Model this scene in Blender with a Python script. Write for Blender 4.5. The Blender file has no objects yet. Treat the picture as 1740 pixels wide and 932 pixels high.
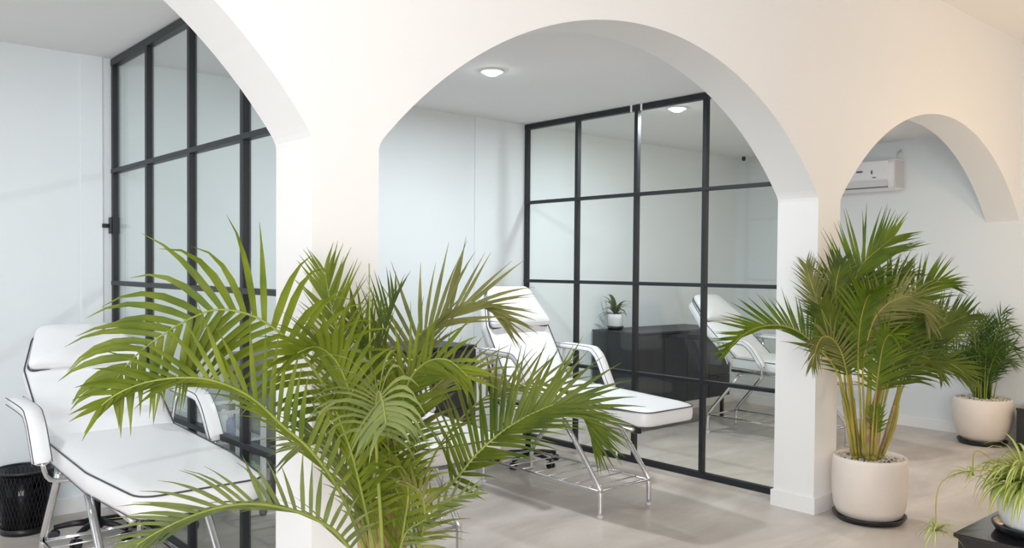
import bpy, bmesh, math, random
from mathutils import Vector, Matrix

# ---------------------------------------------------------------- camera, world, lights, exposure
SC = bpy.context.scene
COL = SC.collection
PI = math.pi

def rad(a): return math.radians(a)

cam_data = bpy.data.cameras.new('camera')
cam = bpy.data.objects.new('camera', cam_data)
COL.objects.link(cam)
cam_data.sensor_fit = 'HORIZONTAL'
cam_data.sensor_width = 36.0
cam_data.lens = 1435.18 * 36.0 / 1740.0
cam_data.shift_y = (489.918 - 466.0) / 1740.0
cam_data.clip_start = 0.05
YAW, PITCH, ROLL = 0.721, -0.024, 0.008
_f = Vector((math.sin(YAW) * math.cos(PITCH), math.cos(YAW) * math.cos(PITCH), math.sin(PITCH)))
_r = Vector((math.cos(YAW), -math.sin(YAW), 0))
_u = _r.cross(_f)
_r2 = _r * math.cos(ROLL) + _u * math.sin(ROLL)
_u2 = -_r * math.sin(ROLL) + _u * math.cos(ROLL)
_m = Matrix((_r2, _u2, -_f)).transposed().to_4x4()
_m.translation = Vector((0, 0, 1.5))
cam.matrix_world = _m
SC.camera = cam

world = bpy.data.worlds.new('world'); SC.world = world
world.use_nodes = True
world.node_tree.nodes['Background'].inputs['Color'].default_value = (0.93, 0.96, 1.0, 1)
world.node_tree.nodes['Background'].inputs['Strength'].default_value = 1.0

SC.view_settings.view_transform = 'Standard'
SC.view_settings.look = 'None'
SC.view_settings.gamma = 1.0
SC.view_settings.use_curve_mapping = False
SC.view_settings.exposure = 0.43
SC.cycles.max_bounces = 10
SC.cycles.diffuse_bounces = 6
SC.cycles.transparent_max_bounces = 24
SC.cycles.sample_clamp_indirect = 6.0

def lamp(name, kind, loc, energy, color, size=0.2, rot=(0, 0, 0), size_y=None):
    d = bpy.data.lights.new(name, kind)
    d.energy = energy; d.color = color
    if kind == 'AREA':
        d.size = size
        if size_y: d.shape = 'RECTANGLE'; d.size_y = size_y
        else: d.shape = 'DISK'
    elif kind in ('POINT', 'SPOT'):
        d.shadow_soft_size = size
    o = bpy.data.objects.new(name, d); COL.objects.link(o)
    o.location = loc; o.rotation_euler = rot
    return o

# daylight through the shop front behind the camera, cool room ceiling lamps, an added warm lamp at the right
lamp('shopfront_daylight', 'AREA', (-2.9, -2.6, 1.9), 205, (0.97, 0.985, 1.0), 3.4, (rad(90), 0, rad(-14)), 2.6)
BAY_LIGHTS = [(3.48, 4.17), (5.33, 4.13), (-0.15, 4.17)]  # the last one is out of view, added to light the left bay
for _x, _y in BAY_LIGHTS:
    lamp('downlight_beam', 'AREA', (_x, _y, 2.70), 22 if _x > 0 else 11, (0.9, 0.96, 1.0), 0.16)
for _x, _y in ((6.7, 1.1),):
    lamp('added_warm_lamp', 'POINT', (_x, _y, 1.8), 34, (1.0, 0.70, 0.40), 0.15)  # unseen point lamp, added to warm the right of the front wall

# ---------------------------------------------------------------- materials
MATS = {}

def mat(name, color, rough=0.6, metal=0.0, noise=None, bump=0.0, bscale=60.0, spec=0.5, emit=None, trans=0.0, coat=0.0):
    m = bpy.data.materials.new(name); m.use_nodes = True
    nt = m.node_tree; b = nt.nodes['Principled BSDF']
    b.inputs['Base Color'].default_value = (*color, 1)
    b.inputs['Roughness'].default_value = rough
    b.inputs['Metallic'].default_value = metal
    b.inputs['Specular IOR Level'].default_value = spec
    if coat: b.inputs['Coat Weight'].default_value = coat
    if emit:
        b.inputs['Emission Color'].default_value = (*emit[0], 1)
        b.inputs['Emission Strength'].default_value = emit[1]
    tc = nt.nodes.new('ShaderNodeTexCoord')
    if noise:
        scale, c2, lo, hi = noise
        n = nt.nodes.new('ShaderNodeTexNoise'); n.inputs['Scale'].default_value = scale; n.inputs['Detail'].default_value = 5
        nt.links.new(tc.outputs['Object'], n.inputs['Vector'])
        r = nt.nodes.new('ShaderNodeValToRGB')
        r.color_ramp.elements[0].position = lo; r.color_ramp.elements[0].color = (*color, 1)
        r.color_ramp.elements[1].position = hi; r.color_ramp.elements[1].color = (*c2, 1)
        nt.links.new(n.outputs['Fac'], r.inputs['Fac']); nt.links.new(r.outputs['Color'], b.inputs['Base Color'])
    if bump:
        n2 = nt.nodes.new('ShaderNodeTexNoise'); n2.inputs['Scale'].default_value = bscale; n2.inputs['Detail'].default_value = 4
        nt.links.new(tc.outputs['Object'], n2.inputs['Vector'])
        bp = nt.nodes.new('ShaderNodeBump'); bp.inputs['Strength'].default_value = bump; bp.inputs['Distance'].default_value = 0.01
        nt.links.new(n2.outputs['Fac'], bp.inputs['Height']); nt.links.new(bp.outputs['Normal'], b.inputs['Normal'])
    MATS[name] = m
    return m

def leaf_mat(name, c1, c2):
    m = bpy.data.materials.new(name); m.use_nodes = True
    nt = m.node_tree; b = nt.nodes['Principled BSDF']; out = nt.nodes['Material Output']
    tc = nt.nodes.new('ShaderNodeTexCoord')
    n = nt.nodes.new('ShaderNodeTexNoise'); n.inputs['Scale'].default_value = 7; n.inputs['Detail'].default_value = 3
    nt.links.new(tc.outputs['Object'], n.inputs['Vector'])
    r = nt.nodes.new('ShaderNodeValToRGB')
    r.color_ramp.elements[0].position = 0.35; r.color_ramp.elements[0].color = (*c1, 1)
    r.color_ramp.elements[1].position = 0.68; r.color_ramp.elements[1].color = (*c2, 1)
    nt.links.new(n.outputs['Fac'], r.inputs['Fac'])
    nt.links.new(r.outputs['Color'], b.inputs['Base Color'])
    b.inputs['Roughness'].default_value = 0.5; b.inputs['Specular IOR Level'].default_value = 0.28
    t = nt.nodes.new('ShaderNodeBsdfTranslucent'); nt.links.new(r.outputs['Color'], t.inputs['Color'])
    mx = nt.nodes.new('ShaderNodeMixShader'); mx.inputs['Fac'].default_value = 0.25
    nt.links.new(b.outputs[0], mx.inputs[1]); nt.links.new(t.outputs[0], mx.inputs[2]); nt.links.new(mx.outputs[0], out.inputs['Surface'])
    MATS[name] = m
    return m

def glass_mat(name, tint, refl=1.0):
    m = bpy.data.materials.new(name); m.use_nodes = True
    nt = m.node_tree; nt.nodes.remove(nt.nodes['Principled BSDF']); out = nt.nodes['Material Output']
    tr = nt.nodes.new('ShaderNodeBsdfTransparent'); tr.inputs['Color'].default_value = (*tint, 1)
    gl = nt.nodes.new('ShaderNodeBsdfGlossy'); gl.inputs['Roughness'].default_value = 0.01
    gl.inputs['Color'].default_value = (refl, refl, refl, 1)
    lw = nt.nodes.new('ShaderNodeLayerWeight'); lw.inputs['Blend'].default_value = 0.5
    pw = nt.nodes.new('ShaderNodeMath'); pw.operation = 'POWER'; pw.inputs[1].default_value = 4.5
    nt.links.new(lw.outputs['Facing'], pw.inputs[0])
    fr = nt.nodes.new('ShaderNodeMath'); fr.operation = 'MULTIPLY_ADD'; fr.inputs[1].default_value = 0.6; fr.inputs[2].default_value = 0.025
    nt.links.new(pw.outputs[0], fr.inputs[0])
    mx = nt.nodes.new('ShaderNodeMixShader')
    nt.links.new(fr.outputs[0], mx.inputs['Fac']); nt.links.new(tr.outputs[0], mx.inputs[1]); nt.links.new(gl.outputs[0], mx.inputs[2])
    nt.links.new(mx.outputs[0], out.inputs['Surface'])
    MATS[name] = m
    return m

def floor_mat():
    m = bpy.data.materials.new('polished_floor'); m.use_nodes = True
    nt = m.node_tree; b = nt.nodes['Principled BSDF']
    tc = nt.nodes.new('ShaderNodeTexCoord')
    mp = nt.nodes.new('ShaderNodeMapping'); mp.inputs['Scale'].default_value = (0.8, 2.2, 1)
    nt.links.new(tc.outputs['Object'], mp.inputs['Vector'])
    n = nt.nodes.new('ShaderNodeTexNoise'); n.inputs['Scale'].default_value = 1.1; n.inputs['Detail'].default_value = 9; n.inputs['Roughness'].default_value = 0.62
    n.inputs['Distortion'].default_value = 0.6
    nt.links.new(mp.outputs[0], n.inputs['Vector'])
    r = nt.nodes.new('ShaderNodeValToRGB')
    e = r.color_ramp.elements
    e[0].position = 0.3; e[0].color = (0.45, 0.395, 0.355, 1)
    e[1].position = 0.7; e[1].color = (0.72, 0.655, 0.60, 1)
    nt.links.new(n.outputs['Fac'], r.inputs['Fac'])
    nt.links.new(r.outputs['Color'], b.inputs['Base Color'])
    n2 = nt.nodes.new('ShaderNodeTexNoise'); n2.inputs['Scale'].default_value = 3.0; n2.inputs['Detail'].default_value = 6
    nt.links.new(tc.outputs['Object'], n2.inputs['Vector'])
    mr = nt.nodes.new('ShaderNodeMapRange'); mr.inputs['To Min'].default_value = 0.3; mr.inputs['To Max'].default_value = 0.5
    nt.links.new(n2.outputs['Fac'], mr.inputs['Value']); nt.links.new(mr.outputs[0], b.inputs['Roughness'])
    b.inputs['Specular IOR Level'].default_value = 0.4
    MATS['polished_floor'] = m
    return m

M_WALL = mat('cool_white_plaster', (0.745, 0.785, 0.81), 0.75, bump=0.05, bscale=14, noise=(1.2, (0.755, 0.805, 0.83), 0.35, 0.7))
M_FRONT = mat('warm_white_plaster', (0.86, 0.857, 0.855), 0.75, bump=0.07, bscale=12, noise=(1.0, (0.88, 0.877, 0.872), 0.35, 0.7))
M_CEIL = mat('ceiling_paint', (0.84, 0.84, 0.845), 0.85)
M_FLOOR = floor_mat()
M_BASE = mat('skirting_paint', (0.84, 0.84, 0.84), 0.4)
M_FRAME = mat('dark_grey_metal', (0.014, 0.017, 0.021), 0.45, 0.0, spec=0.45)
M_GLASS = glass_mat('clear_glass', (0.95, 0.975, 0.97))
M_VINYL = mat('white_vinyl', (0.80, 0.805, 0.825), 0.38, bump=0.06, bscale=9, coat=0.1)
M_PIPING = mat('dark_piping', (0.05, 0.055, 0.065), 0.5)
M_CHROME = mat('chrome', (0.78, 0.79, 0.8), 0.12, 1.0)
M_BLACK = mat('black_plastic', (0.012, 0.012, 0.014), 0.35)
M_WOOD = mat('black_woodgrain', (0.022, 0.023, 0.027), 0.5, bump=0.1, bscale=40, noise=(5.0, (0.034, 0.035, 0.04), 0.3, 0.7))
M_SHINY = mat('glossy_black_lacquer', (0.014, 0.013, 0.015), 0.14, coat=0.4)
M_POT = mat('cream_ceramic', (0.74, 0.67, 0.60), 0.55, bump=0.05, bscale=30, noise=(4, (0.82, 0.75, 0.68), 0.3, 0.7))
M_WPOT = mat('white_ceramic', (0.80, 0.81, 0.84), 0.4)
M_SOIL = mat('dark_soil', (0.08, 0.06, 0.045), 0.95, bump=0.6, bscale=60)
M_PEB = mat('pale_pebble', (0.76, 0.72, 0.66), 0.7, noise=(20, (0.45, 0.41, 0.37), 0.35, 0.7))
M_CANE = mat('yellow_green_cane', (0.46, 0.36, 0.06), 0.5, noise=(9, (0.27, 0.27, 0.04), 0.35, 0.65))
M_HUSK = mat('brown_leaf_sheath', (0.34, 0.22, 0.11), 0.75, noise=(14, (0.50, 0.37, 0.17), 0.35, 0.65))
M_STALK = mat('olive_stalk', (0.30, 0.33, 0.06), 0.5, noise=(8, (0.20, 0.26, 0.04), 0.35, 0.65))
L_BRIGHT = leaf_mat('leaf_bright', (0.095, 0.14, 0.008), (0.20, 0.245, 0.018))
L_MID = leaf_mat('leaf_mid', (0.055, 0.095, 0.010), (0.14, 0.18, 0.018))
L_OLIVE = leaf_mat('leaf_olive', (0.15, 0.165, 0.04), (0.26, 0.26, 0.08))
L_PALE = leaf_mat('leaf_pale', (0.13, 0.175, 0.055), (0.24, 0.285, 0.09))
L_DEEP = leaf_mat('leaf_deep', (0.065, 0.125, 0.004), (0.17, 0.235, 0.010))
L_DARK = leaf_mat('leaf_dark', (0.03, 0.085, 0.015), (0.085, 0.16, 0.02))
L_CREAM = leaf_mat('leaf_cream_stripe', (0.62, 0.66, 0.22), (0.78, 0.80, 0.42))
L_LIME = leaf_mat('leaf_lime', (0.26, 0.36, 0.04), (0.40, 0.47, 0.09))
LEAVES = [L_BRIGHT, L_MID, L_OLIVE, L_PALE, L_DEEP, L_DARK]
M_LAMP = mat('lamp_lens', (1, 1, 1), 0.5, emit=((0.93, 0.97, 1.0), 30.0))
M_LRING = mat('lamp_ring', (0.85, 0.85, 0.86), 0.4)
M_AC = mat('white_appliance', (0.80, 0.81, 0.85), 0.35)
M_ACG = mat('grey_appliance', (0.62, 0.62, 0.66), 0.4)
M_DKGREY = mat('display_grey', (0.10, 0.11, 0.13), 0.4)
M_MESHM = mat('dark_wire', (0.03, 0.03, 0.035), 0.4, 0.6)
M_BAG = glass_mat('bin_liner', (0.35, 0.35, 0.37), 0.8)
M_TROLLEY = mat('white_trolley', (0.78, 0.82, 0.83), 0.3)
M_GREEN = mat('green_box', (0.05, 0.42, 0.24), 0.45)
M_AMBER = mat('amber_bottle', (0.55, 0.26, 0.07), 0.35)
M_BLUE = mat('blue_bottle', (0.22, 0.30, 0.52), 0.35)
M_PLWHITE = mat('white_bottle', (0.82, 0.84, 0.84), 0.35)

# ---------------------------------------------------------------- helpers
def finish(name, bm, m, parent=None, smooth=False, mods=None):
    bmesh.ops.recalc_face_normals(bm, faces=bm.faces)
    me = bpy.data.meshes.new(name); bm.to_mesh(me); bm.free()
    for mm in (m if isinstance(m, (list, tuple)) else [m]): me.materials.append(mm)
    if smooth:
        me.polygons.foreach_set('use_smooth', [True] * len(me.polygons))
    o = bpy.data.objects.new(name, me); COL.objects.link(o)
    if parent: o.parent = parent
    return o

def raw(name, verts, faces, m, parent=None, smooth=False, idx=None):
    me = bpy.data.meshes.new(name); me.from_pydata([tuple(v) for v in verts], [], faces)
    for mm in (m if isinstance(m, (list, tuple)) else [m]): me.materials.append(mm)
    if idx: me.polygons.foreach_set('material_index', idx)
    if smooth: me.polygons.foreach_set('use_smooth', [True] * len(me.polygons))
    me.update()
    o = bpy.data.objects.new(name, me); COL.objects.link(o)
    if parent: o.parent = parent
    return o

def box(bm, x0, x1, y0, y1, z0, z1, bev=0.0):
    r = bmesh.ops.create_cube(bm, size=1)
    vs = r['verts']
    for v in vs:
        v.co = Vector(((x0 + x1) / 2 + v.co.x * (x1 - x0), (y0 + y1) / 2 + v.co.y * (y1 - y0), (z0 + z1) / 2 + v.co.z * (z1 - z0)))
    if bev:
        es = list({e for v in vs for e in v.link_edges})
        bmesh.ops.bevel(bm, geom=es, offset=bev, segments=2, affect='EDGES', profile=0.6)
    return vs

def boxo(name, b, m, parent=None, bev=0.0):
    bm = bmesh.new(); box(bm, *b, bev=bev); return finish(name, bm, m, parent)

def smooth_path(pts, sub=6, closed=False):
    P = [Vector(p) for p in pts]; n = len(P); out = []
    rng = n if closed else n - 1
    for i in range(rng):
        if closed: a, b, c, d = P[(i - 1) % n], P[i], P[(i + 1) % n], P[(i + 2) % n]
        else: a, b, c, d = P[max(i - 1, 0)], P[i], P[i + 1], P[min(i + 2, n - 1)]
        for k in range(sub):
            t = k / sub
            out.append(0.5 * ((2 * b) + (c - a) * t + (2 * a - 5 * b + 4 * c - d) * t * t + (3 * b - a - 3 * c + d) * t * t * t))
    if not closed: out.append(P[-1])
    return out

def tube(bm, pts, r, seg=8, closed=False, flat=1.0):
    """sweep a ring along pts; r is a number or one radius per point"""
    pts = [Vector(p) for p in pts]; n = len(pts)
    rs = r if isinstance(r, (list, tuple)) else [r] * n
    rings = []; prev = None
    for i, p in enumerate(pts):
        if closed: t = pts[(i + 1) % n] - pts[i - 1]
        else: t = pts[min(i + 1, n - 1)] - pts[max(i - 1, 0)]
        if t.length < 1e-9: t = Vector((0, 0, 1))
        t.normalize()
        if prev is None:
            prev = Vector((0, 0, 1)) if abs(t.z) < 0.9 else Vector((1, 0, 0))
        s = t.cross(prev)
        if s.length < 1e-6: s = t.cross(Vector((0.3, 1, 0.1)))
        s.normalize(); u = s.cross(t).normalized(); prev = u
        rings.append([bm.verts.new(p + (s * math.cos(a) + u * math.sin(a) * flat) * rs[i]) for a in [2 * PI * k / seg for k in range(seg)]])
    m = n if closed else n - 1
    for i in range(m):
        A, B = rings[i], rings[(i + 1) % n]
        for k in range(seg):
            bm.faces.new((A[k], A[(k + 1) % seg], B[(k + 1) % seg], B[k]))
    if not closed:
        bm.faces.new(rings[0]); bm.faces.new(list(reversed(rings[-1])))

def tubeo(name, pts, r, m, parent=None, seg=8, closed=False):
    bm = bmesh.new(); tube(bm, pts, r, seg, closed); return finish(name, bm, m, parent, True)

def lathe(bm, prof, seg=32, c=(0, 0)):
    rings = []
    for r, z in prof:
        if r < 1e-6: rings.append([bm.verts.new((c[0], c[1], z))])
        else: rings.append([bm.verts.new((c[0] + r * math.cos(2 * PI * k / seg), c[1] + r * math.sin(2 * PI * k / seg), z)) for k in range(seg)])
    for A, B in zip(rings[:-1], rings[1:]):
        for k in range(seg):
            j = (k + 1) % seg
            if len(A) == 1 and len(B) == 1: continue
            if len(A) == 1: bm.faces.new((A[0], B[k], B[j]))
            elif len(B) == 1: bm.faces.new((A[k], A[j], B[0]))
            else: bm.faces.new((A[k], A[j], B[j], B[k]))

def latheo(name, prof, m, parent=None, seg=32, c=(0, 0), smooth=True):
    bm = bmesh.new(); lathe(bm, prof, seg, c); return finish(name, bm, m, parent, smooth)

def thing(name, label, cat, loc=(0, 0, 0), rz=0.0, group=None):
    o = bpy.data.objects.new(name, None); COL.objects.link(o)
    o.empty_display_size = 0.1
    o.location = loc; o.rotation_euler = (0, 0, rz)
    o['label'] = label; o['category'] = cat
    if group: o['group'] = group
    return o

def tag(o, label, cat, group=None):
    o['label'] = label; o['category'] = cat
    if group: o['group'] = group
    return o

def struct(o): o['kind'] = 'structure'; return o

# ---------------------------------------------------------------- setting
WY0, WY1 = 2.642, 2.917          # arcade wall faces
BACK = 5.54; CEIL = 2.76; FCEIL = 3.5; ENDX = 8.25
X0 = -5.2; FY = -4.2

struct(boxo('floor', (X0, ENDX + .15, FY, BACK + .15, -0.1, 0.0), M_FLOOR))
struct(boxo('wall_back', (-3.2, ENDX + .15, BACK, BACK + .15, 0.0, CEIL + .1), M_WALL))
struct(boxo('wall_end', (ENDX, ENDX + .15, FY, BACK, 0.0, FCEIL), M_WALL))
struct(boxo('wall_left_light_block', (X0 - .15, X0, FY, WY1, 0.0, FCEIL), M_FRONT))  # unseen wall, added to hold back sky light from the left
struct(boxo('wall_rear_light_block', (-0.6, ENDX, -3.0, -2.85, 0.0, FCEIL), M_FRONT))  # unseen wall, added to keep sky light off the right-hand side
struct(boxo('ceiling', (-3.2, ENDX, WY1, BACK, CEIL, CEIL + .1), M_CEIL))
struct(boxo('ceiling_front', (X0, ENDX, FY, WY0, FCEIL, FCEIL + .1), M_FRONT))

def half_arch(hw):
    """right half of the opening: (dx, z) from the spring to the crown"""
    R = 2.06; cz = 2.668 - R; k = hw / 1.565
    pts = [(1.565, 1.925), (1.561, 1.945), (1.550, 1.963)]
    a0 = math.asin(1.532 / R)
    for i in range(25):
        a = a0 * (1 - i / 24)
        pts.append((R * math.sin(a), cz + R * math.cos(a)))
    return [(x * k, z) for x, z in pts]

def arcade():
    bm = bmesh.new()
    opens = [(-1.0, 1.404), (1.671, 4.80), (5.069, ENDX)]
    # lower edge of the masonry, left to right: (x, z)
    low = []
    def quad(vs, mi):
        f = bm.faces.new([bm.verts.new(v) for v in vs]); f.material_index = mi
    def slab(x0, z0, x1, z1):
        """masonry between x0 and x1, from the edge z0..z1 up to the ceiling"""
        quad([(x0, WY0, z0), (x1, WY0, z1), (x1, WY0, FCEIL), (x0, WY0, FCEIL)], 0)
        quad([(x0, WY1, z0), (x0, WY1, FCEIL), (x1, WY1, FCEIL), (x1, WY1, z1)], 0)
        quad([(x0, WY0, z0), (x0, WY1, z0), (x1, WY1, z1), (x1, WY0, z1)], 1)
    x = X0
    for a, b in opens:
        slab(x, 0.0, a, 0.0)
        c = (a + b) / 2; hw = (b - a) / 2; h = half_arch(hw)
        if x >= X0: quad([(a, WY0, 0), (a, WY1, 0), (a, WY1, h[0][1]), (a, WY0, h[0][1])], 1)
        if b < ENDX - .01: quad([(b, WY0, 0), (b, WY0, h[0][1]), (b, WY1, h[0][1]), (b, WY1, 0)], 1)
        prof = [(c - dx, z) for dx, z in h] + [(c + dx, z) for dx, z in reversed(h[:-1])]
        for (xa, za), (xb, zb) in zip(prof[:-1], prof[1:]):
            slab(xa, za, xb, zb)
        x = b
    bmesh.ops.remove_doubles(bm, verts=bm.verts, dist=1e-5)
    return struct(finish('wall_front', bm, [M_FRONT, M_BASE]))
arcade()

def skirt(name, x0, x1, y0, y1, h=0.1):
    struct(boxo(name, (x0, x1, y0, y1, 0.0, h), M_BASE, bev=0.004))
skirt('baseboard_back', -3.2, ENDX, BACK - .014, BACK)
skirt('baseboard_end', ENDX - .014, ENDX, FY, BACK - .014)
for nm, (a, b) in (('baseboard_pillar_near', (1.404, 1.671)), ('baseboard_pillar_far', (4.80, 5.069))):
    bm = bmesh.new(); t = .014
    box(bm, a - t, b + t, WY0 - t, WY0, 0, .1); box(bm, a - t, b + t, WY1, WY1 + t, 0, .1)
    box(bm, a - t, a, WY0, WY1, 0, .1); box(bm, b, b + t, WY0, WY1, 0, .1)
    struct(finish(nm, bm, M_BASE))
# shallow raised vertical strips on the back wall
struct(boxo('trim_1', (4.44, 4.56, BACK - .012, BACK, .1, CEIL), M_WALL))
struct(boxo('trim_2', (1.41, 1.53, BACK - .012, BACK, .1, CEIL), M_WALL))

# ---------------------------------------------------------------- glass partitions
def partition(x, label):
    t = thing('glass_partition', label, 'partition', (x, 2.95, 0))
    w = 0.034
    ys = [0.0, 0.68, 1.315, 1.95, 2.567]        # post centres from the pillar to the back wall
    ys[0] = 0.018
    zs = [0.021, 0.694, 1.387, 2.073, 2.734]
    for y in ys:
        boxo('post', (-.02, .02, y - w / 2, y + w / 2, 0.0, CEIL - .004), M_FRAME, t, bev=.003)
    for z in zs:
        h = .027 if z not in (zs[0], zs[-1]) else .042
        boxo('rail', (-.023, .023, 0.0, ys[-1] + w / 2, z - h / 2, z + h / 2), M_FRAME, t, bev=.003)
    for i in range(4):
        for k in range(4):
            boxo('glass_pane', (-.004, .004, ys[i] + w / 2 - .003, ys[i + 1] - w / 2 + .003, zs[k] + .010, zs[k + 1] - .010), M_GLASS, t)
    return t
pa = partition(1.60, 'black-framed glass grid partition behind the empty treatment bed beside the mesh bin')
pb = partition(5.02, 'black-framed glass grid partition ending at the pillar beside the tall potted palm')
c = boxo('lock_bracket', (-.035, -.02, 2.555, 2.60, 1.69, 1.79), M_BLACK, pa, bev=.003)
boxo('lock_knob', (-.075, -.035, 2.57, 2.59, 1.725, 1.75), M_BLACK, c, bev=.003)
for y, z in ((1.36, 2.734), (1.26, 2.734), (1.47, .03)):
    boxo('joint_clip', (-.027, -.02, y - .008, y + .008, z - .028, z + .028), M_LRING, pb)

# ---------------------------------------------------------------- ceiling lights, camera
names = ['round white ceiling downlight above the middle treatment bed', 'round white ceiling downlight seen through the tall glass grid beside the far pillar',
         'unseen added ceiling downlight above the bay with the mesh bin']
for (x, y), lb in zip(BAY_LIGHTS, names):
    t = thing('ceiling_downlight', lb, 'ceiling light', (x, y, CEIL))
    latheo('trim_ring', [(.066, -.001), (.066, -.012), (.078, -.010), (.082, 0.0), (.066, -.001)], M_LRING, t, 24)
    latheo('lens', [(0, -.034), (.025, -.032), (.045, -.022), (.062, -.008), (.064, 0), (0, 0)], M_LAMP, t, 24)
t = thing('security_camera', 'small black dome camera in the ceiling corner above the black cabinet', 'camera', (8.17, 5.40, CEIL))
latheo('mount', [(0, 0), (.018, 0), (.018, -.012), (0, -.012)], M_BLACK, t, 16)
bm = bmesh.new(); bmesh.ops.create_uvsphere(bm, u_segments=14, v_segments=10, radius=.022)
for v in bm.verts: v.co.z -= .026
finish('dome', bm, M_BLACK, t, True)

# ---------------------------------------------------------------- air conditioner on the end wall
def aircon():
    t = thing('air_conditioner', 'white split air conditioner high on the end wall seen through the far arch', 'air conditioner', (ENDX, 3.66, 2.27))
    L = 0.86; prof = [(0, 0.02), (-.13, 0.0), (-.19, .035), (-.215, .10), (-.22, .26), (-.19, .30), (0, .31)]
    bm = bmesh.new()
    a = [bm.verts.new((x, 0, z)) for x, z in prof]; b = [bm.verts.new((x, L, z)) for x, z in prof]
    bm.faces.new(a); bm.faces.new(list(reversed(b)))
    for i in range(len(prof)): bm.faces.new((a[i], a[(i + 1) % 7], b[(i + 1) % 7], b[i]))
    bmesh.ops.bevel(bm, geom=list(bm.edges), offset=.006, segments=2, affect='EDGES')
    finish('housing', bm, M_AC, t)
    boxo('front_panel', (-.228, -.214, .05, L - .03, .115, .285), M_AC, t, bev=.004)
    o = boxo('outlet_flap', (0, .012, .06, L - .04, 0, .075), M_ACG, t, bev=.003)
    o.location = (-.212, 0, .028); o.rotation_euler = (0, rad(-8), 0)
    boxo('outlet_slot', (-.216, -.195, .06, L - .04, .03, .04), M_DKGREY, t)
    boxo('end_panel', (-.2, -.02, -.008, 0.001, .03, .29), M_ACG, t, bev=.003)
    boxo('display_window', (-.231, -.227, .30, .36, .185, .203), M_DKGREY, t)
    boxo('display_window', (-.231, -.227, .20, .215, .165, .20), M_DKGREY, t)
    boxo('badge', (-.231, -.227, .165, .20, .125, .135), M_DKGREY, t)
    tubeo('cable', [(-.09, .02, .30), (-.06, .03, .37), (-.008, .03, .40)], .008, M_ACG, t)
aircon()

# ---------------------------------------------------------------- treatment beds
def outline_pad(pts, r, seg=5):
    """rounded polygon outline (ccw), corner radii list"""
    out = []; n = len(pts)
    for i in range(n):
        p = Vector(pts[i]); a = Vector(pts[i - 1]); b = Vector(pts[(i + 1) % n])
        da = (a - p).normalized(); db = (b - p).normalized()
        ang = da.angle(db); rr = r[i]
        if rr < 1e-4: out.append(p); continue
        d = min(rr / math.tan(ang / 2), (a - p).length * .49, (b - p).length * .49)
        s, e = p + da * d, p + db * d
        for k in range(seg + 1):
            tt = k / seg
            out.append(s * (1 - tt) ** 2 + p * 2 * tt * (1 - tt) + e * tt * tt)
    return out

def pad_mesh(name, out2, th, mtx, m, parent, dome=.012, round_=.014, crease=None):
    """cushion: outline in local xy, thickness th along z; top face subtly domed"""
    c = Vector((sum(p[0] for p in out2) / len(out2), sum(p[1] for p in out2) / len(out2)))
    def ring(k, z):
        res = []
        for p in out2:
            d = Vector(p) - c
            q = c + d * (1 - k / max(d.length, .05))
            res.append((q.x, q.y, z))
        return res
    rings = [ring(round_ * 1.6, 0), ring(round_ * .4, round_ * .35), ring(0, round_), ring(-.003, th * .5), ring(0, th - round_), ring(round_ * .35, th - round_ * .35), ring(round_ * 1.4, th),
             ring(.06, th + dome * .7), ring(.13, th + dome)]
    vs = []; fs = []
    n = len(out2)
    for r in rings: vs += r
    for i in range(len(rings) - 1):
        for k in range(n):
            j = (k + 1) % n
            fs.append((i * n + k, i * n + j, (i + 1) * n + j, (i + 1) * n + k))
    fs.append(tuple(reversed(range(n)))); fs.append(tuple(range((len(rings) - 1) * n, len(rings) * n)))
    if crease:
        vs = [(x, y, z - .012 * math.exp(-((y - crease) / .02) ** 2) if z > th * .9 else z) for x, y, z in vs]
    vs = [mtx @ Vector(v) for v in vs]
    return raw(name, vs, fs, m, parent, True)

def piping(out2, z, mtx, parent, r=.0035, grow=.001):
    c = Vector((sum(p[0] for p in out2) / len(out2), sum(p[1] for p in out2) / len(out2)))
    pts = []
    for p in out2:
        d = Vector(p) - c; q = c + d * (1 + grow / max(d.length, .05)); pts.append(mtx @ Vector((q.x, q.y, z)))
    return tubeo('piping', pts, r, M_PIPING, parent, 6, True)

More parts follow.
